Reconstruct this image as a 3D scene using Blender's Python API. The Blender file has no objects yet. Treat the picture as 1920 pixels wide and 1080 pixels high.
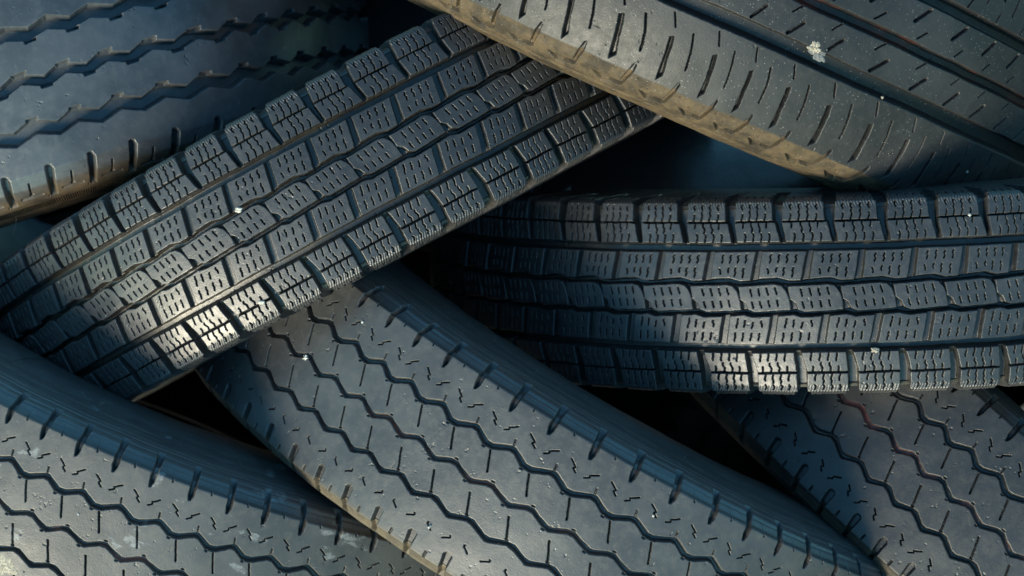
import bpy, math, random
import numpy as np
from mathutils import Matrix, Vector

# ------------------------------------------------------------------ camera, sky, sun
SC = bpy.context.scene
COL = SC.collection
RES = 0.42            # mm between neighbouring vertices of a tread in view
PITCH = math.radians(65)          # the camera looks down on the pile
CAM_D = 1.45833                   # metres from the camera to the front of the pile
BASE = Vector((0, 0, 1.25))       # the front of the pile, on the camera's axis
_f = Vector((0, math.cos(PITCH), -math.sin(PITCH)))
_u = Vector((0, math.sin(PITCH), math.cos(PITCH)))
_r = Vector((1, 0, 0))
VIEW = Matrix(((_r.x, _u.x, -_f.x, BASE.x), (_r.y, _u.y, -_f.y, BASE.y), (_r.z, _u.z, -_f.z, BASE.z), (0, 0, 0, 1)))

cam = bpy.data.objects.new('camera', bpy.data.cameras.new('camera'))
COL.objects.link(cam)
cam.data.sensor_width = 36
cam.data.lens = 75
cam.data.clip_start = 0.05
cam.data.clip_end = 500
cam.matrix_world = VIEW @ Matrix.Translation((0, 0, CAM_D))
cam.data.dof.use_dof = True
cam.data.dof.focus_distance = CAM_D - 0.0
cam.data.dof.aperture_fstop = 7.0
SC.camera = cam

SUN_DIR = (VIEW.to_3x3() @ Vector((-0.50, -0.66, 0.55))).normalized()   # towards the sun
w = bpy.data.worlds.new('World'); SC.world = w
w.use_nodes = True
nt = w.node_tree
sky = nt.nodes.new('ShaderNodeTexSky')
sky.sky_type = 'NISHITA'
sky.sun_disc = False
sky.sun_elevation = math.asin(SUN_DIR.z)
sky.sun_rotation = math.atan2(SUN_DIR.x, SUN_DIR.y)
sky.air_density = 1.3
sky.dust_density = 0.6
sky.ozone_density = 3.0
tint = nt.nodes.new('ShaderNodeMix'); tint.data_type = 'RGBA'; tint.blend_type = 'MULTIPLY'
tint.inputs[0].default_value = 1.0
tint.inputs[7].default_value = (0.58, 1.02, 1.06, 1)
nt.links.new(sky.outputs[0], tint.inputs[6])
nt.links.new(tint.outputs[2], nt.nodes['Background'].inputs[0])
nt.nodes['Background'].inputs[1].default_value = 0.10

sl = bpy.data.lights.new('sun', 'SUN')
sl.energy = 1.9
sl.angle = math.radians(22)
sl.color = (1.0, 0.86, 0.66)
so = bpy.data.objects.new('sun', sl); COL.objects.link(so)
so.rotation_euler = SUN_DIR.to_track_quat('Z', 'Y').to_euler()
so.location = (0, -3, 6)

SC.view_settings.view_transform = 'Standard'
SC.view_settings.look = 'None'
SC.view_settings.exposure = 1.4
SC.view_settings.gamma = 1
SC.view_settings.use_curve_mapping = False
try:
    SC.cycles.use_denoising = True
    SC.cycles.max_bounces = 5
    SC.cycles.caustics_reflective = False
    SC.cycles.caustics_refractive = False
except Exception:
    pass

# ------------------------------------------------------------------ helpers
def tag(o, label=None, cat=None, group=None, kind=None):
    if label: o['label'] = label
    if cat: o['category'] = cat
    if group: o['group'] = group
    if kind: o['kind'] = kind
    return o

def grid_mesh(name, V, F, mat, parent=None, attrs=None, smooth=True, normals=None):
    me = bpy.data.meshes.new(name)
    me.vertices.add(len(V)); me.vertices.foreach_set('co', np.ascontiguousarray(V, dtype=np.float32).ravel())
    k = F.shape[1]
    me.loops.add(F.size); me.loops.foreach_set('vertex_index', np.ascontiguousarray(F, dtype=np.int32).ravel())
    me.polygons.add(len(F))
    me.polygons.foreach_set('loop_start', np.arange(0, F.size, k, dtype=np.int32))
    if smooth:
        me.polygons.foreach_set('use_smooth', np.ones(len(F), dtype=bool))
    for an, av in (attrs or {}).items():
        a = me.attributes.new(an, 'FLOAT', 'POINT')
        a.data.foreach_set('value', np.ascontiguousarray(av, dtype=np.float32))
    me.update(calc_edges=True)
    if normals is not None:
        me.normals_split_custom_set_from_vertices(normals.astype(np.float32))
    me.materials.append(mat)
    o = bpy.data.objects.new(name, me); COL.objects.link(o)
    if parent is not None: o.parent = parent
    return o

def vnoise(x, y, seed):
    """smooth value noise, -1..1"""
    x0 = np.floor(x).astype(np.int64); y0 = np.floor(y).astype(np.int64)
    fx = x - x0; fy = y - y0
    fx = fx * fx * (3 - 2 * fx); fy = fy * fy * (3 - 2 * fy)
    def h(a, b):
        k = (a * 73856093) ^ (b * 19349663) ^ (seed * 83492791)
        k = (k ^ (k >> 13)) * 1274126177
        return ((k ^ (k >> 16)) & 0xffff) / 32767.5 - 1
    return (h(x0, y0) * (1 - fx) + h(x0 + 1, y0) * fx) * (1 - fy) + (h(x0, y0 + 1) * (1 - fx) + h(x0 + 1, y0 + 1) * fx) * fy

def ss(x):
    x = np.clip(x, 0, 1)
    return x * x * (3 - 2 * x)

# ------------------------------------------------------------------ materials
def new_mat(name):
    m = bpy.data.materials.new(name); m.use_nodes = True
    return m, m.node_tree, m.node_tree.nodes['Principled BSDF']

class NB:
    """short-hand for wiring shader nodes"""
    def __init__(s, t): s.t = t
    def n(s, typ, **kw):
        x = s.t.nodes.new(typ)
        for k, v in kw.items(): setattr(x, k, v)
        return x
    def put(s, sock, v):
        if hasattr(v, 'is_output') or isinstance(v, bpy.types.NodeSocket): s.t.links.new(v, sock)
        else: sock.default_value = v
    def math(s, op, a, b=0.0, clamp=False):
        x = s.n('ShaderNodeMath', operation=op, use_clamp=clamp); s.put(x.inputs[0], a); s.put(x.inputs[1], b)
        return x.outputs[0]
    def noise(s, vec, scale, detail=4, rough=0.55, dim='3D'):
        x = s.n('ShaderNodeTexNoise', noise_dimensions=dim); s.put(x.inputs['Vector'], vec)
        x.inputs['Scale'].default_value = scale; x.inputs['Detail'].default_value = detail; x.inputs['Roughness'].default_value = rough
        return x.outputs[0]
    def ramp(s, fac, lo, hi, a=0.0, b=1.0, smooth=True):
        x = s.n('ShaderNodeMapRange', clamp=True, interpolation_type='SMOOTHSTEP' if smooth else 'LINEAR')
        s.put(x.inputs['Value'], fac)
        x.inputs['From Min'].default_value = lo; x.inputs['From Max'].default_value = hi
        x.inputs['To Min'].default_value = a; x.inputs['To Max'].default_value = b
        return x.outputs[0]
    def mix(s, fac, a, b):
        x = s.n('ShaderNodeMix', data_type='RGBA'); s.put(x.inputs[0], fac)
        for sock, v in ((x.inputs[6], a), (x.inputs[7], b)):
            if isinstance(v, tuple): v = (*v, 1) if len(v) == 3 else v
            s.put(sock, v)
        return x.outputs[2]
    def attr(s, name):
        x = s.n('ShaderNodeAttribute', attribute_name=name); return x.outputs['Fac']

def rubber(name, base=(0.045, 0.046, 0.048), dusty=(0.085, 0.085, 0.083), rough=0.5, side_dirt=None, groove_dirt=(0.06, 0.05, 0.036),
           specks=0.0, stripe=None, smears=False, seed=0.0, dirt_amt=0.5, unworn_shade=0.75, edge=66, spec=0.85, flank_amt=1.0):
    """worn tyre rubber: cloudy grey bloom, road dust in the grooves, mud on one shoulder, grit"""
    m, t, bs = new_mat(name)
    b = NB(t)
    tc = b.n('ShaderNodeTexCoord').outputs['Object']
    mp = b.n('ShaderNodeMapping'); b.put(mp.inputs['Vector'], tc); mp.inputs['Location'].default_value = (seed, seed * 1.7, -seed)
    P = mp.outputs[0]
    q = b.attr('across'); dep = b.attr('depth')
    big = b.noise(P, 16, 5, 0.6); fine = b.noise(P, 170, 5, 0.65); grain = b.noise(P, 900, 3, 0.6)
    col = b.mix(b.ramp(big, 0.35, 0.68), base, dusty)
    col = b.mix(b.ramp(fine, 0.45, 0.75, 0, 0.35), col, (dusty[0] * 1.5, dusty[1] * 1.45, dusty[2] * 1.35))
    col = b.mix(b.ramp(grain, 0.55, 0.8, 0, 0.30), col, tuple(c * 0.45 for c in base))
    # worn faces are bleached, cuts stay black; also darkened here to deepen groove shade
    col = b.mix(b.ramp(dep, 0.5, 1.8, 0, unworn_shade), col, (0.014, 0.0145, 0.016))
    # dust lies in the bottom of the grooves
    gd = b.math('MULTIPLY', b.ramp(dep, 2.0, 6.0), b.ramp(b.noise(P, 40, 4), 0.35, 0.65, 0.15, 1.0))
    col = b.mix(b.math('MULTIPLY', gd, dirt_amt), col, groove_dirt)
    rgh = b.ramp(fine, 0.3, 0.8, rough - 0.05, rough + 0.10)
    # flanks are less scuffed than the running surface, streaked along the tyre, and painted paler as sky sheen
    aq = b.math('ABSOLUTE', q)
    flank = b.ramp(aq, edge - 0.5, edge + 5)
    rgh = b.math('SUBTRACT', rgh, b.math('MULTIPLY', flank, 0.07))
    sv = b.n('ShaderNodeCombineXYZ'); b.put(sv.inputs[0], b.math('MULTIPLY', b.attr('along'), 0.9)); b.put(sv.inputs[1], b.math('MULTIPLY', q, 0.9))
    streak = b.noise(sv.outputs[0], 1.0, 6, 0.72)
    col = b.mix(b.math('MULTIPLY', flank, b.ramp(streak, 0.30, 0.66, 0.1 * flank_amt, 0.9 * flank_amt)), col, (dusty[0] * 1.55, dusty[1] * 1.55, dusty[2] * 1.55))
    # light scratches run round the tyre
    s2 = b.n('ShaderNodeCombineXYZ'); b.put(s2.inputs[0], b.math('MULTIPLY', b.attr('along'), 0.35)); b.put(s2.inputs[1], b.math('MULTIPLY', q, 2.2))
    scr = b.ramp(b.noise(s2.outputs[0], 1.0, 3, 0.7), 0.66, 0.74, 0, 0.35)
    col = b.mix(scr, col, (dusty[0] * 1.9, dusty[1] * 1.9, dusty[2] * 1.8))
    if side_dirt:
        q0, q1, dcol, dcol2 = side_dirt
        wob = b.math('MULTIPLY', b.math('SUBTRACT', b.noise(P, 60, 5, 0.7), 0.5), 9.0 if q1 < q0 - 5 else 4.0)
        f = b.ramp(b.math('ADD', q, wob), q0, q1, 1.0, 0.0)
        dn = b.ramp(b.noise(P, 95, 6, 0.7), 0.35, 0.66)
        dc = b.mix(dn, dcol, dcol2)
        dc = b.mix(b.ramp(b.noise(P, 34, 5, 0.65), 0.50, 0.64, 0, 0.8), dc, tuple(x * 0.42 for x in dcol2))
        f = b.math('MULTIPLY', f, b.ramp(b.noise(P, 240, 4, 0.7), 0.3, 0.55, 0.72, 1.0))
        col = b.mix(f, col, dc)
        rgh = b.math('ADD', rgh, b.math('MULTIPLY', f, 0.3), clamp=True)
    if stripe:
        q0, q1, scol = stripe
        x = b.math('MULTIPLY', b.ramp(q, q0 - 0.6, q0 + 0.6), b.ramp(q, q1 - 0.6, q1 + 0.6, 1, 0))
        x = b.math('MULTIPLY', x, b.ramp(dep, 1.0, 2.2))
        x = b.math('MULTIPLY', x, b.ramp(b.noise(P, 26, 3), 0.47, 0.60))
        col = b.mix(b.math('MULTIPLY', x, 0.75), col, scol)
    if smears:
        vs = b.n('ShaderNodeVectorMath', operation='MULTIPLY'); b.put(vs.inputs[0], P); vs.inputs[1].default_value = (18, 30, 60)
        x = b.ramp(b.noise(vs.outputs[0], 1.0, 6, 0.62), 0.615, 0.66)
        x = b.math('MULTIPLY', x, b.ramp(b.noise(P, 420, 4, 0.8), 0.35, 0.6, 0.35, 0.9))
        col = b.mix(b.math('MULTIPLY', x, 0.8), col, (0.30, 0.31, 0.31))
    if specks:
        vo = b.n('ShaderNodeTexVoronoi', feature='F1'); b.put(vo.inputs['Vector'], P); vo.inputs['Scale'].default_value = 620
        rnd = b.n('ShaderNodeSeparateColor'); b.put(rnd.inputs[0], vo.outputs['Color'])
        x = b.math('MULTIPLY', b.ramp(vo.outputs['Distance'], 0.12, 0.30, 1, 0), b.math('GREATER_THAN', rnd.outputs[0], 1.0 - specks))
        x = b.math('MULTIPLY', x, b.ramp(b.noise(P, 30, 3), 0.38, 0.6, 0.2, 1))
        col = b.mix(b.math('MULTIPLY', x, 0.75), col, (0.30, 0.30, 0.29))
    b.put(bs.inputs['Base Color'], col)
    b.put(bs.inputs['Roughness'], rgh)
    bs.inputs['Specular IOR Level'].default_value = spec
    bp = b.n('ShaderNodeBump'); bp.inputs['Strength'].default_value = 0.35; bp.inputs['Distance'].default_value = 0.0006
    b.put(bp.inputs['Height'], b.math('ADD', b.math('MULTIPLY', fine, 0.8), b.math('MULTIPLY', grain, 0.5)))
    b.put(bs.inputs['Normal'], bp.outputs[0])
    return m

def plain(name, col, rough=0.6, nscale=80, spread=0.35, spec=0.5, metal=0.0):
    m, t, bs = new_mat(name)
    b = NB(t); tc = b.n('ShaderNodeTexCoord').outputs['Object']
    nz = b.noise(tc, nscale, 5, 0.6)
    b.put(bs.inputs['Base Color'], b.mix(b.ramp(nz, 0.3, 0.7), tuple(c * (1 - spread) for c in col), tuple(min(1, c * (1 + spread)) for c in col)))
    b.put(bs.inputs['Roughness'], b.ramp(nz, 0.3, 0.7, rough - 0.08, rough + 0.1))
    bs.inputs['Specular IOR Level'].default_value = spec
    bs.inputs['Metallic'].default_value = metal
    bp = b.n('ShaderNodeBump'); bp.inputs['Strength'].default_value = 0.4; bp.inputs['Distance'].default_value = 0.001
    b.put(bp.inputs['Height'], nz); b.put(bs.inputs['Normal'], bp.outputs[0])
    return m

# ------------------------------------------------------------------ tread patterns
# Each pattern is worked out once over a single repeat: how deep the rubber is cut at
# every point (mm) and which rib the point belongs to.  n runs along the tyre (0..1 per
# repeat), v runs across it in mm.
LV0, LV1, LD = -126.0, 126.0, 0.12

class Pattern:
    def __init__(s, length):
        s.L = length
        s.nu = int(round(length / LD)); s.nv = int(round((LV1 - LV0) / LD))
        s.n = (np.arange(s.nu) + 0.5) / s.nu
        s.v = LV0 + (np.arange(s.nv) + 0.5) * LD
        s.depth = np.zeros((s.nu, s.nv), np.float32)
        s.rib = np.ones((s.nu, s.nv), np.int8)
        s.land = None
    def _win(s, v0, v1):
        a = max(0, int((v0 - LV0) / LD) - 1); b = min(s.nv, int((v1 - LV0) / LD) + 2)
        return a, b
    def dist_line(s, pts, pad, a, b):
        """distance in mm to a polyline of (n, v), repeated along the tyre"""
        X = s.n[:, None] * s.L; Y = s.v[None, a:b]
        ns = [p[0] for p in pts]
        best = np.full((s.nu, b - a), 1e6, np.float32)
        for sh in range(int(math.floor(-max(ns) - pad / s.L)), int(math.ceil(1 - min(ns) + pad / s.L)) + 1):
            for (n0, v0), (n1, v1) in zip(pts[:-1], pts[1:]):
                x0 = (n0 + sh) * s.L; x1 = (n1 + sh) * s.L
                if max(x0, x1) < -pad or min(x0, x1) > s.L + pad: continue
                dx, dy = x1 - x0, v1 - v0
                t = np.clip(((X - x0) * dx + (Y - v0) * dy) / (dx * dx + dy * dy + 1e-9), 0, 1)
                np.minimum(best, np.hypot(X - x0 - t * dx, Y - v0 - t * dy), out=best)
        return best
    def cut(s, pts, width, depth, wall=0.25, taper=None):
        """a slit along a line"""
        pad = width + 2
        a, b = s._win(min(p[1] for p in pts) - pad, max(p[1] for p in pts) + pad)
        d = s.dist_line(pts, pad, a, b) - width / 2
        k = depth
        if taper is not None:       # depth fades from one v to another
            k = depth * np.clip((s.v[None, a:b] - taper[0]) / (taper[1] - taper[0]), 0, 1)
        s.depth[:, a:b] = np.maximum(s.depth[:, a:b], k * ss((-d + wall * 0.5) / wall))
    def inside(s, pts, a, b):
        """signed distance to a polygon (negative inside), repeated"""
        X = s.n[:, None]; Y = s.v[None, a:b]
        ins = np.zeros((s.nu, b - a), bool)
        ns = [p[0] for p in pts]
        for sh in range(int(math.floor(-max(ns))), int(math.ceil(1 - min(ns))) + 1):
            c = np.zeros((s.nu, b - a), bool)
            for (n0, v0), (n1, v1) in zip(pts, pts[1:] + pts[:1]):
                if v0 == v1: continue
                cond = ((v0 > Y) != (v1 > Y)) & (X < (n1 - n0) * (Y - v0) / (v1 - v0) + n0 + sh)
                c ^= cond
            ins |= c
        d = s.dist_line(pts + pts[:1], 12, a, b)
        return np.where(ins, -d, d)
    def pit(s, pts, depth, wall=0.8, sharp=0.3):
        a, b = s._win(min(p[1] for p in pts) - 3, max(p[1] for p in pts) + 3)
        d = s.inside(pts, a, b)
        s.depth[:, a:b] = np.maximum(s.depth[:, a:b], depth * ss((-d + sharp) / wall))
    def add_land(s, pts):
        a, b = s._win(min(p[1] for p in pts) - 9, max(p[1] for p in pts) + 9)
        if s.land is None: s.land = np.full((s.nu, s.nv), 9.0, np.float32)
        s.land[:, a:b] = np.minimum(s.land[:, a:b], s.inside(pts, a, b))
    def zone(s, up, lo, depth, wall=1.0, up_wall=None):
        """groove between two lines given as v(n)"""
        u = np.interp(s.n, [p[0] for p in up], [p[1] for p in up], period=1)[:, None]
        l = np.interp(s.n, [p[0] for p in lo], [p[1] for p in lo], period=1)[:, None]
        Y = s.v[None, :]
        du = (u - Y) / (up_wall or wall); dl = (Y - l) / wall
        k = ss(np.minimum(du, dl) + 0.15)
        s.depth = np.maximum(s.depth, (depth * k).astype(np.float32))
        s.rib[(k > 0.6)] = 0
        return (u + l) / 2
    def sample(s, nn, vv):
        x = (nn % 1.0) * s.nu - 0.5; y = (vv - LV0) / LD - 0.5
        x0 = np.floor(x).astype(int); y0 = np.clip(np.floor(y).astype(int), 0, s.nv - 2)
        fx = (x - x0).astype(np.float32); fy = np.clip(y - y0, 0, 1).astype(np.float32)
        xa = x0 % s.nu; xb = (x0 + 1) % s.nu
        D = s.depth
        d = (D[xa, y0] * (1 - fx) + D[xb, y0] * fx) * (1 - fy) + (D[xa, y0 + 1] * (1 - fx) + D[xb, y0 + 1] * fx) * fy
        return d, s.rib[xa, y0]

def wiggle(n0, v0, n1, v1, a=0.012):
    """an S-shaped sipe"""
    return [(n0, v0), (n0 - a, v0 + (v1 - v0) * 0.3), (n0 + a * 0.6 + (n1 - n0) * 0.5, v0 + (v1 - v0) * 0.52), (n1 + a * 0.4, v0 + (v1 - v0) * 0.78), (n1, v1)]

def snow_pattern():
    p = Pattern(34.4)
    p.add_land([(.042, 38.5), (-.024, 52), (-.02, 53.5), (0, 66.2), (.03, 66.4), (.03, 90), (.727, 90), (.727, 66.4), (.77, 66.2), (.786, 53.5), (.832, 52), (.93, 38.5)])
    p.add_land([(-.433, 32.3), (-.517, 13.5), (-.129, 14.3), (.099, 12.1), (.317, 12.5), (.428, 32.3)])
    p.add_land([(.06, 8.6), (.813, 10.1), (.934, 9.1), (1.02, 5.8), (1.05, 3.6), (1.087, -.9), (1.112, -7.9), (.383, -9.3), (.253, -7.5), (.2, -3.0), (.101, -.5)])
    p.add_land([(-.136, -11.9), (.159, -11.1), (.325, -12.8), (.704, -12.1), (.594, -31.8), (-.241, -32.0)])
    p.add_land([(.281, -37.8), (.384, -51), (.385, -66), (.442, -66.2), (.442, -90), (1.13, -90), (1.13, -66.2), (1.19, -66), (1.185, -51), (1.142, -37.8)])
    Y = p.v[None, :]
    gap = 4.4 + 2.8 * ss((np.abs(Y) - 37) / 6)      # the shoulder rows are cut deeper
    p.depth = np.maximum(p.depth, (gap * ss((p.land + 0.15) / 1.0)).astype(np.float32))
    p.depth = np.where(np.abs(Y) > 68.5, p.depth * np.clip(1 - (np.abs(Y) - 68.5) / 9, 0, 1), p.depth).astype(np.float32)
    p.zone([(0, 38.3)], [(0, 32.4)], 8.0, 1.3)
    p.zone([(0, -32.1)], [(0, -37.8)], 8.0, 1.3)
    z1 = p.zone([(-.517, 13.5), (-.129, 14.3), (.099, 12.1), (.317, 12.5)], [(.06, 8.6), (.813, 10.1), (.934, 9.1)], 8.0, 1.0)
    z2 = p.zone([(1.112, -7.9), (.383, -9.3), (.253, -7.5)], [(-.136, -11.9), (.159, -11.1), (.325, -12.8), (.704, -12.1)], 8.0, 1.0)
    r = p.rib
    g = r == 0
    r[:] = 5
    r[np.broadcast_to(Y > -35, r.shape)] = 4
    r[Y > z2] = 3
    r[Y > z1] = 2
    r[np.broadcast_to(Y > 35.4, r.shape)] = 1
    r[g] = 0
    # thin slit along each shoulder row
    for v in (52.5, -52.3):
        a, b = p._win(v - 2, v + 2)
        d = np.abs(p.v[None, a:b] - v) - 0.5
        p.depth[:, a:b] = np.maximum(p.depth[:, a:b], 4.5 * ss((-d + .12) / .3) * (p.land[:, a:b] < 0.6))
    W, D = 0.62, 3.4
    C = lambda *pts: p.cut(list(pts), W, D)
    for i in range(4):
        x = i * .162
        C((.153 + x, 64.5), (.129 + x, 62.8), (.155 + x, 61.0))
        if i in (0, 3): C((.148 + x, 57.8), (.156 + x, 56.4), (.125 + x, 53.0))
        else: C((.153 + x, 60.2), (.138 + x, 59.3), (.157 + x, 57.0), (.124 + x, 53.0))
        if i in (0, 3): C((.175 + x, 52.2), (.160 + x, 48.4))
        else: C((.167 + x, 52.2), (.171 + x, 49.7), (.200 + x, 48.0), (.186 + x, 45.4))
        C((.205 + x * 1.03, 44.4), (.221 + x * 1.03, 42.7), (.192 + x * 1.03, 37.6))
        y = i * .165
        C((-.244 + y, 30.1), (-.274 + y, 28.5), (-.255 + y, 26.8), (-.280 + y, 24.8))
        lo = (17.0, 18.3, 15.8, 14.9)[i]; hi = (20.4, 21.3, 21.2, 21.1)[i]
        if i == 0: C((-.328, hi), (-.312, 18.6), (-.318, lo))
        elif i == 1: C((-.134, hi), (-.160, 19.6), (-.154, lo))
        else: C((-.328 + i * .171, hi), (-.352 + i * .171, hi - 2.0), (-.336 + i * .171, hi - 3.2), (-.358 + i * .171, lo))
        C(*wiggle(.308 + i * .169, 6.8 + i * .3, .339 + i * .169, 2.1 + i * .35, -.008))
        C(*wiggle(.340 + i * .168, -2.1 + i * .4, .366 + i * .167, -6.3 + i * .4, -.008))
        t = ((.032, -13.8, -.012, -20.1), (.175, -14.9, .151, -19.5), (.338, -16.4, .306, -20.4), (.507, -15.2, .512, -19.3))[i]
        C(*wiggle(t[0], t[1], t[2], t[3], .012))
        C(*wiggle(-.036 + y * 1.01, -23.9, -.069 + y * 1.02, -29.5 + i * .25, .014))
        z = i * .164
        C((.487 + z, -36.6), (.478 + z, -40.5), (.460 + z, -42.6), (.463 + z, -43.6))
        if i in (0, 3): C((.508 + z, -47.8), (.512 + z, -49.0), (.503 + z, -52.0))
        else: C((.494 + z, -45.3), (.487 + z, -46.8), (.525 + z, -48.9), (.507 + z, -52.2))
        if i in (0, 3): C((.568 + z * .96, -53.2), (.537 + z * .96, -56.5), (.545 + z * .96, -57.7))
        else: C((.563 + z * .96, -53.2), (.535 + z * .96, -56.4), (.555 + z * .96, -58.4), (.542 + z * .96, -59.6))
        C((.533 + z, -60.8), (.556 + z, -62.3), (.530 + z, -64.1))
    # fine ribbing moulded along the outer edges
    NN = p.n[:, None]
    for sgn in (1, -1):
        A = np.abs(Y)
        st = ss((np.sin(2 * np.pi * (NN * 17 + sgn * Y * 0.16)) + 0.1) / 0.9)
        m = ss((A - 60.5) / 2.5) * ss((69.0 - A) / 1.5) * (Y * sgn > 0)
        p.depth = np.maximum(p.depth, (0.42 * st * m).astype(np.float32))
        # small teeth on the buttress
        tt = ss((np.sin(2 * np.pi * (NN * 6.1)) - 0.55) / 0.3) * ss((A - 68.3) / .5) * ss((71.2 - A) / .5) * (Y * sgn > 0)
        p.depth = np.maximum(p.depth, (1.4 * tt).astype(np.float32))
    sidewall_lines(p, (73.2, 75.6, 78.5), 0.35)
    return p

def sidewall_lines(p, qs, d, w=0.5):
    A = np.abs(p.v)[None, :]
    for q in qs:
        p.depth = np.maximum(p.depth, (d * ss((w - np.abs(A - q)) / (w * 0.8))) * np.ones((p.nu, 1))).astype(np.float32)

def zigzag_pattern(double_low=False):
    p = Pattern(29.0)
    u1 = [(-.14, 30.0), (0, 30.2), (.42, 35.6), (.50, 35.6)]; l1 = [(-.20, 25.8), (.02, 25.8), (.40, 31.3), (.52, 31.0)]
    u2 = [(-.06, 1.2), (.02, 1.6), (.32, 5.8), (.49, 6.4), (.66, 3.9)]; l2 = [(-.14, -2.5), (-.02, -2.9), (.35, 2.3), (.50, 2.5), (.85, -2.2)]
    u3 = [(-.17, -26.9), (-.03, -27.1), (.32, -22.8), (.51, -22.3)]; l3 = [(-.09, -31.6), (0, -31.0), (.37, -26.0), (.53, -26.8)]
    z1 = p.zone(u1, l1, 4.2, 1.6); z2 = p.zone(u2, l2, 3.6, 1.6); z3 = p.zone(u3, l3, 4.2, 1.6)
    g = p.rib == 0; Y = p.v[None, :]
    p.rib[:] = 4
    p.rib[Y > z3] = 3; p.rib[Y > z2] = 2; p.rib[Y > z1] = 1; p.rib[g] = 0
    # little tabs at the bends
    for n0, v0 in ((.80, 25.2), (.84, -3.0), (.42, 7.2), (.28, -22.0)):
        p.cut([(n0, v0), (n0 + .04, v0)], 1.1, 1.8, .8)
    p.cut([(.106, -7.8), (.31, -22.8)], 0.95, 3.2, .3)
    p.cut([(.017, 25.0), (.20, 11.0)], 0.95, 3.2, .3)
    p.cut([(.41, 40.0), (.435, 35.6)], 0.8, 2.2, .4)
    S = lambda *q: p.cut(list(q), 0.66, 3.0, .25)
    S((.061, 42.1), (.163, 44.0), (.146, 45.4), (.313, 48.6))
    S((.622, 48.7), (.78, 45.4), (.745, 43.9), (.84, 42.0))
    if double_low:
        S((.061, -48.0), (.163, -45.8), (.146, -44.4), (.313, -41.4))
        S((.600, -41.2), (.740, -44.0), (.700, -45.4), (.80, -47.6))
    else:
        S((.068, -45.2), (.235, -42.4), (.216, -40.9))
        S((.611, -41.0), (.602, -42.3), (.746, -45.3))
    # shoulder notches: a pointed scoop that runs out over the edge
    p.pit([(.925, 54.3), (.985, 54.9), (1.025, 58.5), (1.03, 66), (1.025, 77), (.84, 77), (.85, 66), (.875, 59)], 5.4, 1.7)
    p.cut([(.425, 63.6), (.345, 71.6)], 0.9, 1.6, .8)
    p.pit([(.33, -52.0), (.44, -51.8), (.51, -53.5), (.51, -78), (.34, -78), (.33, -64), (.285, -54)], 4.8, 1.4)
    p.cut([(.90, -60.5), (.90, -65.0)], 1.3, 2.0, .8)
    # the buttress: ledges and lines
    A = np.abs(Y)
    one = np.ones((p.nu, 1))
    p.depth = np.maximum(p.depth, (1.3 * ss((A - 64.0) / 4.2) * ss((73.4 - A) / 1.0)) * one).astype(np.float32)
    sidewall_lines(p, (75.8, 79.0, 80.6, 84.5, 88.0, 93), 0.6, .6)
    p.depth = np.maximum(p.depth, (0.5 * ss((A - 68.6) / .5) * ss((69.8 - A) / .5) * ss((np.sin(2 * np.pi * (p.n[:, None] - .2)) + .55) / .2)).astype(np.float32))
    return p

def block_rib_pattern():
    """the old lorry tyre: wide zigzag grooves with square tabs"""
    p = Pattern(32.8)
    u1 = [(-.13, -28.7), (.13, -29.5), (.53, -33.6), (.86, -28.7)]; l1 = [(0, -38.4), (.5, -43.9)]
    u2 = [(.15, 4.4), (.56, .7), (.85, 5.4)]; l2 = [(.02, -1.9), (.39, -5.9), (.70, -6.2)]
    u3 = [(0, 42.6), (.52, 37.2)]; l3 = [(-.06, 32.4), (.38, 28.2), (.52, 28.5)]
    z1 = p.zone(u1, l1, 9.0, 2.2, 1.6); z2 = p.zone(u2, l2, 9.0, 2.0, 1.4); z3 = p.zone(u3, l3, 9.0, 2.0, 1.4)
    g = p.rib == 0; Y = p.v[None, :]
    p.rib[:] = 4
    p.rib[Y > z3] = 1; p.rib[(Y <= z3) & (Y > z2)] = 2; p.rib[(Y <= z2) & (Y > z1)] = 3; p.rib[g] = 0
    p.pit([(-.13, -26.9), (.13, -27.3), (.10, -31), (-.17, -31)], 6.5, 1.2)
    p.pit([(-.13, 6.2), (.19, 7.1), (.15, 3.0), (-.13, 3.0)], 6.5, 1.2)
    p.pit([(.40, -5.0), (.42, -8.4), (.68, -7.6), (.73, -5.0)], 6.5, 1.2)
    p.pit([(.34, 29.5), (.36, 26.0), (.62, 26.6), (.66, 29.5)], 6.5, 1.2)
    # long scoops through the shoulder
    p.pit([(-.06, -61.6), (.0, -60.8), (.07, -61.6), (.115, -65.5), (.0, -85), (-.18, -85), (-.09, -66)], 5.5, 2.6)
    p.pit([(-.06, 61.6), (.0, 60.8), (.07, 61.6), (.115, 65.5), (.0, 85), (-.18, 85), (-.09, 66)], 5.5, 2.6)
    p.cut([(.47, -71.2), (.42, -80.0)], 1.1, 2.6, .5)
    p.cut([(.16, -81.0), (.67, -81.3)], 1.0, 1.8, .5)
    p.cut([(.40, -79.2), (.46, -79.4)], 1.5, 1.5, .6)
    p.cut([(.78, -84.0), (.80, -84.1)], 0.9, 1.4, .5)
    A = np.abs(Y); NN = p.n[:, None]
    one = np.ones((p.nu, 1))
    p.depth = np.maximum(p.depth, (1.2 * ss((A - 87.0) / .8)) * one).astype(np.float32)
    kn = ss((np.sin(2 * np.pi * NN * 16) + .2) / .8) * ss((A - 88.3) / .4) * ss((92.6 - A) / .4)
    p.depth = np.maximum(p.depth, (1.2 * ss((A - 87.0) / .8) + 0.85 * kn).astype(np.float32))
    sidewall_lines(p, (96, 99), 1.8, .5)
    return p

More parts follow.
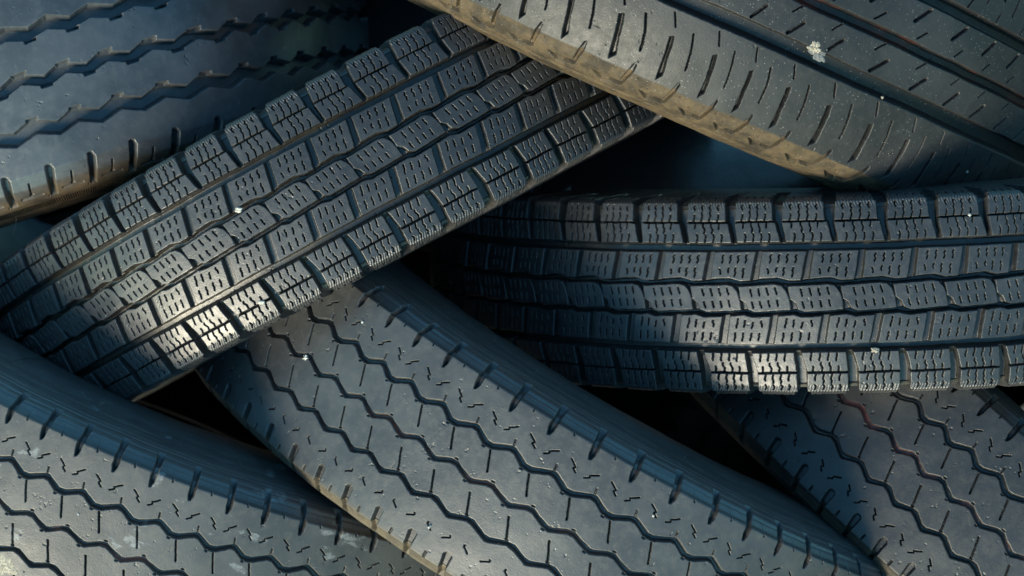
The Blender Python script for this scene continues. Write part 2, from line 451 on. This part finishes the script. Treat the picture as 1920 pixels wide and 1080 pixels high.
def straight_rib_pattern():
    """the van tyre: straight grooves, slanting sipes and arrow marks on the shoulder"""
    p = Pattern(33.8)
    for up, lo, d in ((-27.2, -39.5, 8.5), (5.0, -3.8, 8.0), (41.0, 31.2, 8.5)):
        p.zone([(0, up), (.5, up)], [(0, lo), (.5, lo)], d, 3.4, 2.2)
    g = p.rib == 0; Y = p.v[None, :]
    one = np.ones((p.nu, 1), bool)
    p.rib[:] = 4
    p.rib[(Y > -33) & one] = 3; p.rib[(Y > 0) & one] = 2; p.rib[(Y > 36) & one] = 1; p.rib[g] = 0
    for s in (-1, 1):
        # long curved scoops
        p.pit([(.93, s * 58.4), (1.015, s * 56.8), (1.066, s * 64), (1.10, s * 73), (1.15, s * 81), (1.165, s * 84.5), (1.06, s * 89.0), (1.04, s * 83), (1.02, s * 75), (.97, s * 65)], 5.0, 1.5)
        p.cut([(.367, s * 50.6), (.43, s * 57), (.483, s * 63), (.53, s * 71), (.543, s * 75.4)], 0.85, 3.4, .3)
        p.cut([(.837, s * 42.2), (.965, s * 51.0)], 0.8, 3.0, .3)
        # arrow on the shoulder
        p.pit([(-.178, s * 100.6), (.053, s * 105.3), (.27, s * 105.6), (.17, s * 102.2), (.0, s * 101.4)], 3.4, .4)
        p.pit([(.16, s * 101.2), (.42, s * 100.6), (.485, s * 91.4), (.55, s * 84.6), (.585, s * 85.6), (.575, s * 91.6), (.47, s * 102.4), (.44, s * 103.0), (.16, s * 102.8)], 3.2, .45)
        p.cut([(.0, s * 97.2), (.03, s * 97.9)], .9, .8, .4)
        p.cut([(.72, s * 93.0), (.73, s * 93.6)], .8, .8, .4)
    # middle ribs, one the mirror of the other
    p.cut([(.24, -10.8), (.40, -4.2)], 0.8, 2.6, .3)
    p.cut([(.34, -25.0), (.575, -14.1)], 1.9, 3.2, .9)
    p.cut([(.967, 7.6), (.132 + 1, 14.6)], 0.8, 2.6, .3)
    p.cut([(.762, 17.6), (1.019, 29.0)], 1.9, 3.2, .9)
    A = np.abs(Y); NN = p.n[:, None]
    e = ss((A - 107.6) / .5) * ss((109.2 - A) / .5)
    kn = ss((np.sin(2 * np.pi * (NN * 26 + np.sign(Y) * Y * .05)) + .1) / .9) * ss((A - 109.4) / .4) * ss((113.2 - A) / .5)
    p.depth = np.maximum(p.depth, (1.0 * e + .5 * kn).astype(np.float32))
    sidewall_lines(p, (114.8, 117.5), 0.8, .6)
    return p

SNOW = snow_pattern()
ZIG = zigzag_pattern()
ZIG2 = zigzag_pattern(True)
LORRY = block_rib_pattern()
VAN = straight_rib_pattern()

# cross sections beyond the tread: (q, v, drop below the crown), mm
SNOW_SIDE = [(66, 66, 7.4), (68.5, 68.3, 11), (72, 69.3, 22), (75, 69.5, 45), (88, 70.5, 85), (108, 66, 115), (125, 58, 140)]
ZIG_SIDE = [(65, 65, 3.5), (71.8, 70.6, 9.8), (76, 73.5, 18), (81, 76.5, 30), (92.7, 80, 72), (104, 77, 105), (114, 68, 130), (125, 58, 148)]
LORRY_SIDE = [(65, 65, 7.1), (75, 74.3, 13), (85, 82.7, 27), (93, 88.3, 52), (104, 90, 84), (114, 80, 112), (125, 64, 132)]
VAN_SIDE = [(91, 91, 18.6), (98, 97.6, 24), (105, 104.2, 33), (109.5, 107.8, 43), (113.5, 110.6, 58), (117, 112, 84), (121, 100, 122), (125.5, 78, 148)]

# ------------------------------------------------------------------ where the tyres lie
# centre (m), lean in the picture plane and towards the viewer (rad), radius, crown curvature,
# repeat angle, phase, and how the repeat length wanders round the tyre
FIT = {
    'A': dict(R=0.2889, k=3.378, pi=0.11350, P=[-0.38843, 0.14217, -0.37093, 0.31017, 0.0147], ph=0.1089,
        W=[0.0001, 0.0, 0.0, -0.0, -0.0001, -0.0004, -0.0007, -0.001, -0.0009, -0.0001, 0.0022, 0.0063, 0.0034, 0.0016, 0.0124, 0.0272, 0.0193, 0.0066, -0.0031, -0.0142, -0.0214]),
    'B': dict(R=0.3385, k=3.386, pi=0.10156, P=[-0.13117, 0.08441, -0.35101, 0.48928, 0.03437], ph=-0.7636,
        W=[-0.0015, 0.0016, 0.0051, 0.009, 0.0118, 0.0119, 0.0091, 0.0031, 0.0085, 0.0069, 0.0005, -0.0069, -0.0048, -0.0002, -0.018, -0.0191, -0.0139, -0.0079, -0.0032, 0.0001, 0.0027]),
    'C': dict(R=0.3405, k=4.486, pi=0.09919, P=[0.13735, 0.26734, -0.29356, -0.41604, 0.13575], ph=-0.1771,
        W=[-0.0009, 0.0002, 0.0015, 0.0033, 0.0052, 0.0064, 0.0043, -0.0049, -0.0058, -0.0009, 0.0176, 0.0143, -0.0088, -0.0175, -0.0025, 0.0076, -0.0047, -0.0079, -0.0066, -0.0039, -0.001]),
    'D': dict(R=0.3385, k=3.386, pi=0.10156, P=[0.27004, 0.03094, -0.33005, 0.03824, 0.10703], ph=-0.8594,
        W=[0.0001, -0.001, -0.0021, -0.003, -0.003, -0.0096, -0.0074, -0.0001, -0.0034, 0.0034, 0.0083, 0.0123, 0.0168, 0.0133, 0.0081, 0.0038, 0.0011, -0.0002, -0.0006, -0.0006, -0.0005]),
    'E': dict(R=0.3497, k=1.628, pi=0.08292, P=[0.0518, -0.12085, -0.33906, -0.52358, 0.14272], ph=-0.5793,
        W=[0.0003, -0.0008, -0.0019, -0.0029, -0.0033, -0.0017, -0.0052, -0.0161, -0.02, -0.0167, -0.002, 0.0106, 0.0224, 0.02, 0.0131, 0.0067, 0.0024, 0.0001, -0.0008, -0.001, -0.0009]),
    'F': dict(R=0.3497, k=1.628, pi=0.08292, P=[-0.29, -0.11684, -0.35924, -0.40544, 0.16349], ph=-0.1123,
        W=[-0.0005, -0.0006, -0.0006, -0.0002, 0.0011, 0.0037, 0.0079, 0.013, 0.0163, 0.012, 0.0033, -0.001, -0.003, -0.0112, -0.0131, -0.0099, -0.0059, -0.0026, -0.0006, 0.0006, 0.0014]),
    'G': dict(R=0.3497, k=1.628, pi=0.08292, P=[0.37654, -0.16686, -0.36089, -0.72901, 0.09359], ph=-0.3437,
        W=[-0.0031, -0.0008, 0.0023, 0.0071, 0.0141, 0.0217, 0.0252, 0.0141, -0.0048, -0.0184, -0.0213, -0.016, -0.0092, -0.004, -0.0009, 0.0005, 0.0008, 0.0007, 0.0005, 0.0002, -0.0001]),
}
KN = np.arange(-1.25, 1.2501, .125)

def frame(P):
    cx, cy, cz, al, be = P
    up = np.array([-math.sin(al), math.cos(al), 0]); t = np.array([math.cos(al), math.sin(al), 0]); z = np.array([0, 0, 1.])
    a = math.cos(be) * up + math.sin(be) * z; n = math.cos(be) * z - math.sin(be) * up
    M = Matrix(((n[0], t[0], a[0], cx), (n[1], t[1], a[1], cy), (n[2], t[2], a[2], cz), (0, 0, 0, 1)))
    return VIEW @ M

# a tyre set further back in the pile is that much larger
DEEPER = {'D': 1.018, 'G': 1.03}
for _k, _s in DEEPER.items():
    _p = FIT[_k]['P']
    FIT[_k]['P'] = [_p[0] * _s, _p[1] * _s, CAM_D + (_p[2] - CAM_D) * _s, _p[3], _p[4]]
    FIT[_k]['scale'] = _s

class Tyre:
    def __init__(s, f, pat, side, edge):
        s.f, s.pat, s.side, s.edge = f, pat, side, edge
        R, k = f['R'] * 1000, f['k'] / 1000
        q = np.linspace(0, 125, 1251)
        pts = [(x, x, k * x * x / 2) for x in np.arange(0, edge - 3, 2.0)] + side
        pq, pv, pd = (np.array(c, float) for c in zip(*pts))
        v = np.interp(q, pq, pv); d = np.interp(q, pq, pd)
        ker = np.hanning(31); ker /= ker.sum()
        def sm(y):
            e = np.concatenate([2 * y[0] - y[15:0:-1], y, 2 * y[-1] - y[-2:-17:-1]])
            return np.convolve(e, ker, 'valid')
        s.q, s.v, s.r = q, sm(v), R - sm(d)
        dv = np.gradient(s.v); dr = np.gradient(s.r); L = np.hypot(dv, dr)
        s.nv, s.nr = -dr / L, dv / L          # outward normal in the (v, r) plane
        s.nv, s.nr = np.where(s.nr < -1, s.nv, s.nv), s.nr
    def prof(s, q, depth):
        a = np.abs(q); sg = np.sign(q)
        v = np.interp(a, s.q, s.v); r = np.interp(a, s.q, s.r); nv = np.interp(a, s.q, s.nv); nr = np.interp(a, s.q, s.nr)
        return sg * (v - nv * depth), r - nr * depth
    def theta(s, nom):
        W = s.f['W']
        if W is None: return nom
        return nom + np.interp(nom, np.concatenate([[-1.6], KN, [1.6]]), [0] + list(W) + [0])
    def local(s, n, q, lift=0.0):
        """point on the tyre in its own frame (m); n counts repeats"""
        nom = n * s.f['pi'] + s.f['ph']; th = float(s.theta(np.array([nom]))[0])
        v, r = s.prof(np.array([float(q)]), np.array([-lift]))
        return Vector((r[0] * math.cos(th), r[0] * math.sin(th), v[0])) / 1000

def ang_samples(f, lo, hi, step, coarse):
    R = f['R'] * 1000
    a = np.arange(lo, hi, step / R)
    m = max(8, int((2 * np.pi - (hi - lo)) * R / coarse))
    b = np.linspace(hi, lo + 2 * np.pi, m + 1)
    return np.concatenate([a, b])

def q_samples(edge, step, fine_to):
    a = np.arange(0, fine_to, step)
    b = [fine_to]
    st = step
    while b[-1] < 125:
        st = min(st * 1.25, 3.5); b.append(min(125, b[-1] + st))
    h = np.concatenate([a, b])
    return np.concatenate([-h[:0:-1], h])

def build_tyre(name, T, lo, hi, mats, label, cat, group, rib_names, fine_to, step=None, coarse=7.0, warp_seed=0):
    f = T.f
    root = bpy.data.objects.new(name, None); COL.objects.link(root)
    root.matrix_world = frame(f['P']) @ Matrix.Scale(f.get('scale', 1.0), 4)
    root.empty_display_size = 0.05
    tag(root, label, cat, group)
    step = step or RES
    nom = ang_samples(f, lo, hi, step, coarse)
    q = q_samples(T.edge, step, fine_to)
    wrapped = np.where(nom > np.pi, nom - 2 * np.pi, nom)
    th = T.theta(wrapped)
    n = (nom - f['ph']) / f['pi']
    NN, QQ = np.meshgrid(n, q, indexing='ij')
    # no two blocks wear alike: edges wander, corners are nicked, faces are scuffed
    L = T.pat.L; xm = NN * L; sd = warp_seed * 10
    amp = np.clip((T.edge + 2 - np.abs(QQ)) / 4, 0.15, 1)
    wx = 0.17 * vnoise(xm / 2.6, QQ / 2.6, sd + 1) + 0.45 * vnoise(xm / 19, QQ / 19, sd + 2)
    wy = 0.17 * vnoise(xm / 2.6, QQ / 2.6, sd + 3) + 0.40 * vnoise(xm / 23, QQ / 23, sd + 4)
    d, rib = T.pat.sample(NN + wx * amp / L, QQ + wy * amp)
    pock = np.clip(vnoise(xm / 1.5, QQ / 1.5, sd + 5) * vnoise(xm / 6.0, QQ / 6.0, sd + 6) - 0.50, 0, 1) * 1.5
    d = d + (pock * amp).astype(np.float32)
    rs = np.random.RandomState(7 + warp_seed)
    # rubber is never quite true: slow waves along and across
    wob = 0.16 * vnoise(xm / 14, QQ / 14, sd + 7) + 0.18 * np.sin(NN * 1.31 + QQ * .05 + rs.rand() * 6) + 0.10 * np.sin(NN * 3.7 - QQ * .11 + rs.rand() * 6)
    v, r = T.prof(QQ, d + wob)
    ct, st_ = np.cos(th)[:, None], np.sin(th)[:, None]
    P = np.stack([r * ct, r * st_, v], -1) / 1000
    # normals of the whole skin, so that the parts meet without a visible seam
    du = np.gradient(P, axis=0); dq = np.gradient(P, axis=1)
    N = np.cross(du, dq); N /= np.linalg.norm(N, axis=-1, keepdims=True) + 1e-12
    out = np.stack([ct * np.ones_like(r), st_ * np.ones_like(r), np.zeros_like(r)], -1)
    mid = len(q) // 2
    if (N[:, mid] * out[:, mid]).sum() < 0: N = -N; flip = True
    else: flip = False
    nu, nv = NN.shape
    idx = np.arange(nu * nv).reshape(nu, nv)
    a, b_, c, e = idx[:-1, :-1], idx[1:, :-1], idx[1:, 1:], idx[:-1, 1:]
    F = np.stack([a, e, c, b_] if flip else [a, b_, c, e], -1).reshape(-1, 4)
    reg = rib.astype(int)
    reg = np.where(np.abs(QQ) > fine_to - 2, np.where(QQ > 0, 90, 91), reg)[:-1, :-1].ravel()
    Pf, Nf = P.reshape(-1, 3), N.reshape(-1, 3)
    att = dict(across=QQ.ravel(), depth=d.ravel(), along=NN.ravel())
    def part(ids, nm, mat, parent):
        sel = F[np.isin(reg, ids)]
        if not len(sel): return None
        u, invx = np.unique(sel, return_inverse=True)
        return grid_mesh(nm, Pf[u], invx.reshape(-1, 4), mat, parent, {k: x[u] for k, x in att.items()}, normals=Nf[u])
    tread = part([0], 'tread', mats[0], root)
    for i, nm in rib_names.items():
        part([i], nm, mats[0], tread)
    part([90], 'sidewall', mats[1], root); part([91], 'sidewall', mats[1], root)
    # the inside of the casing
    qq = np.linspace(-125, 125, 41); tt = np.linspace(0, 2 * np.pi, 121)
    v2, r2 = T.prof(qq, np.full(41, 11.0)); v2 = v2 * 0.97
    r2[0] = r2[0] - 6; r2[-1] = r2[-1] - 6
    Q = np.stack([r2[None] * np.cos(tt)[:, None], r2[None] * np.sin(tt)[:, None], v2[None] * np.ones((121, 1))], -1).reshape(-1, 3) / 1000
    ii = np.arange(121 * 41).reshape(121, 41)
    F2 = np.stack([ii[:-1, :-1], ii[:-1, 1:], ii[1:, 1:], ii[1:, :-1]], -1).reshape(-1, 4)
    grid_mesh('inner_liner', Q, F2, mats[2], root)
    return root

# ------------------------------------------------------------------ the ground the pile stands on
m_ground = plain('dusty_earth', (0.20, 0.16, 0.11), 0.9, 3.0, 0.3)
def ground():
    n = 60
    xs = np.sign(np.linspace(-1, 1, n)) * np.abs(np.linspace(-1, 1, n)) ** 3 * 60
    X, Y = np.meshgrid(xs, xs, indexing='ij')
    Z = 0.012 * np.sin(X * 3.1) * np.cos(Y * 2.3)
    V = np.stack([X, Y, Z], -1).reshape(-1, 3); i = np.arange(n * n).reshape(n, n)
    F = np.stack([i[:-1, :-1], i[1:, :-1], i[1:, 1:], i[:-1, 1:]], -1).reshape(-1, 4)
    tag(grid_mesh('ground', V, F, m_ground), kind='structure')
ground()

# ------------------------------------------------------------------ tyres
liner = plain('liner_rubber', (0.010, 0.010, 0.011), 0.8, 60, spec=0.2)
BR, BR2 = (0.125, 0.086, 0.045), (0.060, 0.043, 0.025)
m_A = rubber('rubber_lorry', (0.058, 0.066, 0.073), (0.105, 0.116, 0.124), 0.34, side_dirt=(-84, -68, BR, BR2), seed=1.0, dirt_amt=0.1, unworn_shade=0.1, flank_amt=0.2)
m_B = rubber('rubber_snow', (0.030, 0.030, 0.032), (0.054, 0.053, 0.054), 0.38, seed=2.0, groove_dirt=(0.085, 0.068, 0.040), dirt_amt=0.6, unworn_shade=0.4)
m_C = rubber('rubber_van', (0.022, 0.0225, 0.024), (0.040, 0.040, 0.041), 0.50, side_dirt=(-92, -90.3, BR, BR2), specks=0.20, edge=92, flank_amt=0.2, seed=3.0, dirt_amt=0.05, spec=0.55, unworn_shade=0.9,
             stripe=(-4.5, 5.5, (0.10, 0.025, 0.016)))
m_D = rubber('rubber_snow_grey', (0.030, 0.031, 0.033), (0.054, 0.054, 0.056), 0.38, seed=4.0, groove_dirt=(0.07, 0.058, 0.04), dirt_amt=0.5, unworn_shade=0.4)
m_E = rubber('rubber_zigzag', (0.044, 0.0445, 0.046), (0.076, 0.076, 0.075), 0.43, side_dirt=(-68, -60, (0.13, 0.10, 0.06), (0.07, 0.055, 0.036)), seed=5.0, dirt_amt=0.4,
             stripe=(-4.5, 8.0, (0.12, 0.055, 0.04)), spec=0.9, unworn_shade=0.35)
m_F = rubber('rubber_zigzag_worn', (0.050, 0.050, 0.050), (0.088, 0.086, 0.083), 0.48, smears=True, seed=6.0, dirt_amt=0.4, stripe=(-4.5, 8.0, (0.20, 0.11, 0.09)), spec=0.9, unworn_shade=0.35)
m_G = rubber('rubber_zigzag_shaded', (0.017, 0.018, 0.0195), (0.031, 0.031, 0.032), 0.47, side_dirt=(-70, -62, (0.08, 0.062, 0.04), (0.045, 0.037, 0.027)), seed=8.0, dirt_amt=0.3, stripe=(-4.5, 8.0, (0.34, 0.12, 0.10)), unworn_shade=0.35)  # base colour lowered: the shade over this tyre is put into its rubber

TA = Tyre(FIT['A'], LORRY, LORRY_SIDE, 65)
TB = Tyre(FIT['B'], SNOW, SNOW_SIDE, 66)
TC = Tyre(FIT['C'], VAN, VAN_SIDE, 91)
TD = Tyre(FIT['D'], SNOW, SNOW_SIDE, 66)
TE = Tyre(FIT['E'], ZIG, ZIG_SIDE, 65)
TF = Tyre(FIT['F'], ZIG, ZIG_SIDE, 65)
TG = Tyre(FIT['G'], ZIG2, ZIG_SIDE, 65)
R5 = {1: 'shoulder_block_row', 2: 'block_row', 3: 'block_row', 4: 'block_row', 5: 'shoulder_block_row'}
R4 = {1: 'shoulder_rib', 2: 'rib', 3: 'rib', 4: 'shoulder_rib'}
GRP = 'used tyres piled crosswise'
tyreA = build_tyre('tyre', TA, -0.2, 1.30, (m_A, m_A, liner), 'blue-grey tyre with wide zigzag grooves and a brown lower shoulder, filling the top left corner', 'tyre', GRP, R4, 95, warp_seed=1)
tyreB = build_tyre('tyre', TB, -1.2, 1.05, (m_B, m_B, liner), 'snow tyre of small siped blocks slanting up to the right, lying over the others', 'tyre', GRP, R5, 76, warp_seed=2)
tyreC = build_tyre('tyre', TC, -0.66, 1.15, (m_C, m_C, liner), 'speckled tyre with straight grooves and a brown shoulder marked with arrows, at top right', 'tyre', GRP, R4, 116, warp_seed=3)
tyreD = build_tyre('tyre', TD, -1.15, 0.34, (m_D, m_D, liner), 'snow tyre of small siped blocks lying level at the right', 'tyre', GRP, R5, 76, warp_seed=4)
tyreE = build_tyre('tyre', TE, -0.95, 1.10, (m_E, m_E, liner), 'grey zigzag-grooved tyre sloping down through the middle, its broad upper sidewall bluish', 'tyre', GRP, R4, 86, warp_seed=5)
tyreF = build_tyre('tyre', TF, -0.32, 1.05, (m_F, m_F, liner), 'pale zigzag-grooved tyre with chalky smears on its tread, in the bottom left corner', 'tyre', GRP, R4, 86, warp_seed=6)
tyreG = build_tyre('tyre', TG, -1.10, 0.10, (m_G, m_G, liner), 'zigzag-grooved tyre toned down for shade, with red paint in its middle groove, in the bottom right corner', 'tyre', GRP, R4, 86, warp_seed=7)

# deeper in the pile, dim in the gaps; black ones added to block light
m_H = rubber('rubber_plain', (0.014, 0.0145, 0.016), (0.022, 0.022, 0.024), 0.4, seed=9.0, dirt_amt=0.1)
m_deep = rubber('rubber_gap_shade', (0.010, 0.010, 0.011), (0.015, 0.015, 0.016), 0.6, seed=10.0, dirt_amt=0.1, spec=0.2)  # near-black base and low gloss paint in the shade of the gaps
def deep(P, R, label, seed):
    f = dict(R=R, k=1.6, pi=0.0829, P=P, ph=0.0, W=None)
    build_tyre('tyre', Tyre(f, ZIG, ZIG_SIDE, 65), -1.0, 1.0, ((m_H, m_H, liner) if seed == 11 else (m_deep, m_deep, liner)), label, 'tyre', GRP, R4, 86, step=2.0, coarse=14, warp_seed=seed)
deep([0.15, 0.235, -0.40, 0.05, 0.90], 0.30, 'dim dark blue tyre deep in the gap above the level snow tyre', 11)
deep([-0.05, 0.10, -0.94, -1.05, 0.10], 0.35, 'added black tyre blocking light deep in the gap between both snow tyres', 12)
deep([-0.25, -0.02, -0.96, -1.25, -0.10], 0.35, 'added black tyre blocking light deep in the gap under the slanting snow tyre', 13)
deep([0.18, -0.15, -0.98, 0.95, 0.10], 0.36, 'added black tyre blocking light deep in the gap under the level snow tyre', 14)
deep([-0.28, 0.20, -1.02, -0.2, 0.0], 0.36, 'added black tyre blocking light deep in the gap at the left edge', 15)
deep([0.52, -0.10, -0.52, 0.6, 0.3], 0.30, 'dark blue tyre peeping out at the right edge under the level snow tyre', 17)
deep([0.055, 0.33, -0.60, 1.45, 0.0], 0.33, 'added black tyre blocking light deep in the gap at the top', 16)  # added to keep horizon light off the top-left tyre's far end

# ------------------------------------------------------------------ small things caught in the treads
def blob(name, T, root, n, q, size, mat, label, cat, lift=0.6, squash=0.7, seed=0, rings=10, jag=0.25, stretch=1.0, rot=0.0, group=None, splat=False):
    rs = random.Random(seed)
    V = []; F = []
    nr, ns = rings, rings * 2
    ph = [rs.uniform(0, 6.28) for _ in range(8)]
    for i in range(nr + 1):
        th = math.pi * i / nr
        for j in range(ns):
            p = 2 * math.pi * j / ns
            x, y, z = math.sin(th) * math.cos(p), math.sin(th) * math.sin(p), math.cos(th)
            k = 1 + jag * (math.sin(2.3 * x * 2 + ph[0]) * math.sin(2.9 * y * 2 + ph[1]) + 0.6 * math.sin(7 * x + ph[2]) * math.sin(6 * z + ph[3]) + .4 * math.sin(11 * y + ph[4]) * math.sin(9 * x + ph[5]) + .5 * math.sin(19 * x + ph[6]) * math.sin(23 * y + ph[7]))
            if splat:      # a flat, ragged-edged crust
                k = 1 + 0.16 * math.sin(3 * p + ph[0]) + 0.13 * math.sin(5 * p + ph[1]) + 0.10 * math.sin(9 * p + ph[2]) + 0.07 * math.sin(17 * p + ph[3])
                z *= 1 + 0.5 * math.sin(9 * x + ph[4]) * math.sin(8 * y + ph[5]) + 0.4 * math.sin(21 * x + ph[6]) * math.sin(19 * y + ph[7])
            x, y = x * stretch * math.cos(rot) - y * math.sin(rot), x * stretch * math.sin(rot) + y * math.cos(rot)
            V.append((x * k, y * k, z * k * squash))
    for i in range(nr):
        for j in range(ns):
            F.append((i * ns + j, (i + 1) * ns + j, (i + 1) * ns + (j + 1) % ns, i * ns + (j + 1) % ns))
    V = np.array(V) * size / 1000
    o = grid_mesh(name, V, np.array(F), mat)
    p = T.local(n, q, lift); pz = T.local(n, q, lift + 1)
    zd = (pz - p).normalized(); yd = Vector((0, 0, 1)); xd = yd.cross(zd).normalized(); yd = zd.cross(xd)
    M = Matrix(((xd.x, yd.x, zd.x, p.x), (xd.y, yd.y, zd.y, p.y), (xd.z, yd.z, zd.z, p.z), (0, 0, 0, 1)))
    o.matrix_world = frame(T.f['P']) @ Matrix.Scale(T.f.get('scale', 1.0), 4) @ M
    tag(o, label, cat, group)
    return o

m_stone = plain('pale_stone', (0.62, 0.60, 0.54), 0.6, 300, 0.2)
m_quartz = plain('quartz_chip', (0.70, 0.70, 0.66), 0.25, 400, 0.25, 0.7)
m_clay = plain('dry_clay', (0.42, 0.37, 0.29), 0.9, 260, 0.25)
m_putty = plain('grey_rubber_flap', (0.16, 0.165, 0.17), 0.7, 300, 0.15)
m_chalk = plain('dried_plaster', (0.40, 0.36, 0.29), 0.95, 700, 0.45)
m_whisker = plain('whisker_rubber', (0.10, 0.105, 0.11), 0.5, 200, 0.1)

blob('pebble', TB, tyreB, 5.52, 12.0, 2.1, m_stone, 'small white pebble wedged in the middle groove of the slanting snow tyre', 'pebble', lift=-0.6, seed=1, stretch=1.3)
blob('pebble', TB, tyreB, 4.97, -51.9, 1.5, m_stone, 'tiny white pebble stuck in the thin shoulder slit of the slanting snow tyre', 'pebble', lift=0.2, seed=2, stretch=1.6)
blob('stone_chip', TE, tyreE, -0.67, 2.4, 1.8, m_quartz, 'clear crystal chip in the middle zigzag groove of the sloping tyre', 'stone chip', lift=-0.4, seed=3, jag=0.45)
blob('stone_chip', TE, tyreE, 4.69, -43.4, 1.6, m_stone, 'thin white chip standing in a sipe near the lower shoulder of the sloping tyre', 'stone chip', lift=0.3, seed=4, stretch=0.5, squash=1.2)
blob('grit_grain', TE, tyreE, 0.30, 48.0, 0.9, m_quartz, 'tiny bright grain in a sipe just under the slanting snow tyre', 'grit', lift=0.3, seed=5)
blob('grit_grain', TE, tyreE, 8.76, 42.0, 0.8, m_stone, 'tiny bright grain in a sipe by the bluish sidewall of the sloping tyre', 'grit', lift=0.3, seed=6)
blob('clay_crumb', TD, tyreD, 7.70, -37.4, 2.0, m_clay, 'beige clay crumb in the lowest groove of the level snow tyre', 'clay crumb', lift=-1.2, seed=7, stretch=1.5, squash=.8)
blob('pebble', TD, tyreD, 9.60, 53.0, 1.1, m_stone, 'tiny pale pebble in the top slit of the level snow tyre', 'pebble', lift=0.2, seed=8)
blob('plaster_splat', TC, tyreC, 5.05, -26.2, 3.8, m_chalk, 'cream crust of dried plaster splashed on the edge of a straight groove', 'plaster splat', lift=0.0, seed=9, splat=True, squash=0.16, rings=40, stretch=1.15)
blob('rubber_flap', TC, tyreC, 5.2, -28.8, 5.0, m_putty, 'torn grey rubber flap under the cream plaster splat', 'rubber flap', lift=-1.0, seed=10, splat=True, squash=0.14, rings=16, stretch=1.35, rot=-0.25)
blob('grit_grain', TC, tyreC, 6.86, -38.0, 1.0, m_chalk, 'yellowish grain on the lower edge of the big straight groove', 'grit', lift=0.1, seed=12)
blob('grit_grain', TC, tyreC, 10.42, -61.0, 1.0, m_stone, 'white grain low on the shoulder of the arrow-marked tyre, near the level tyre', 'grit', lift=0.3, seed=13)
blob('grit_grain', TF, tyreF, 1.57, 17.8, 0.7, m_quartz, 'tiny bright grain between two zigzag grooves of the pale tyre', 'grit', lift=0.2, seed=15)
blob('plaster_splat', TF, tyreF, 0.30, -38.3, 6.5, m_chalk, 'chalky white crust at the very bottom left of the pale tyre', 'plaster splat', lift=-0.2, seed=16, splat=True, squash=0.05, rings=22, stretch=1.3)

# loose grit and dust crumbs that have settled in the cuts: far too many to count
def grit():
    rs = random.Random(4); V = []; F = []
    base = [(0, 0, 1), (1, 0, .1), (.3, .95, -.1), (-.8, .6, .1), (-.8, -.6, 0), (.3, -.95, .1), (0, 0, -.8)]
    fc = [(0, 1, 2), (0, 2, 3), (0, 3, 4), (0, 4, 5), (0, 5, 1), (6, 2, 1), (6, 3, 2), (6, 4, 3), (6, 5, 4), (6, 1, 5)]
    for T, n0, n1, qs, cnt in ((TB, -2, 12, (35.4, 35.0, -35, -34.6, 11, -9), 90), (TD, -1, 11, (35.4, -35, -34.7, 10.8, -10), 90),
                               (TE, 0, 16, (28, 33, 0, 4, -28, -25), 70), (TC, 0, 13, (-33, -34, -31, 0, 1, 36), 60), (TF, -2, 12, (28, 33, 1, 4), 40)):
        M = frame(T.f['P']) @ Matrix.Scale(T.f.get('scale', 1.0), 4)
        for _ in range(cnt):
            n = rs.uniform(n0, n1); q = rs.choice(qs) + rs.gauss(0, 1.0)
            dd = float(T.pat.sample(np.array([[n]]), np.array([[q]]))[0][0, 0])
            if dd < 1.5: continue
            r = rs.uniform(.22, .6) * (1.6 if rs.random() < .1 else 1) / 1000
            c = M @ T.local(n, q, -dd + .2); i = len(V)
            a = rs.uniform(0, 6.28); k = [rs.uniform(.6, 1.2) for _ in base]
            for (x, y, z), kk in zip(base, k):
                V.append((c.x + r * kk * (x * math.cos(a) - y * math.sin(a)), c.y + r * kk * (x * math.sin(a) + y * math.cos(a)), c.z + r * kk * z))
            F += [tuple(i + f for f in t) for t in fc]
    m = plain('grit_grains', (0.17, 0.145, 0.105), 0.9, 35, 0.7)
    tag(grid_mesh('grit', np.array(V), np.array(F), m, smooth=False), 'fine tan grit scattered in the tread grooves of the tyres', 'grit', kind='stuff')
grit()

def whisker(T, root, n, q, length, lean, thick=0.28, bend=0.3):
    """a moulding hair left standing on the rubber"""
    p0 = T.local(n, q, -0.3); out = (T.local(n, q, 1.0) - T.local(n, q, 0.0)).normalized()
    side = out.cross(Vector((0, 0, 1))).normalized()
    V = []; F = []; K = 6
    for i in range(8):
        t = i / 7
        c = p0 + out * (length * t / 1000) + side * ((lean * t + bend * t * t) * length / 1000)
        for j in range(K):
            a = 2 * math.pi * j / K; r = thick / 1000 * (1 - 0.5 * t)
            V.append(tuple(c + side * (math.cos(a) * r) + out.cross(side) * (math.sin(a) * r)))
    for i in range(7):
        for j in range(K):
            F.append((i * K + j, i * K + (j + 1) % K, (i + 1) * K + (j + 1) % K, (i + 1) * K + j))
    grid_mesh('rubber_whisker', np.array(V), np.array(F), m_whisker, root)

for n, q, ln, le in ((3.1, 88, 6, -.5), (4.75, 84.5, 6, -.4), (6.2, 88, 5, -.3), (6.9, 88, 7, -.6), (9.05, 84.5, 6, -.5), (5.05, 76, 3, .4), (8.2, 79, 3, -.4)):
    whisker(TE, tyreE, n, q, ln, le)
for n, q, ln, le in ((1.4, 86, 4, .3), (3.4, 86, 4, -.3), (5.2, 85, 5, .6)):
    whisker(TF, tyreF, n, q, ln, le)
whisker(TD, tyreD, 4.85, 74, 5, .1)
whisker(TD, tyreD, 2.2, 73, 3, .3)
whisker(TA, tyreA, -1.35, -93, 12, .3, 0.35)
whisker(TB, tyreB, 6.0, -70, 4, .3)
whisker(TC, tyreC, -2.9, -112, 7, .2)
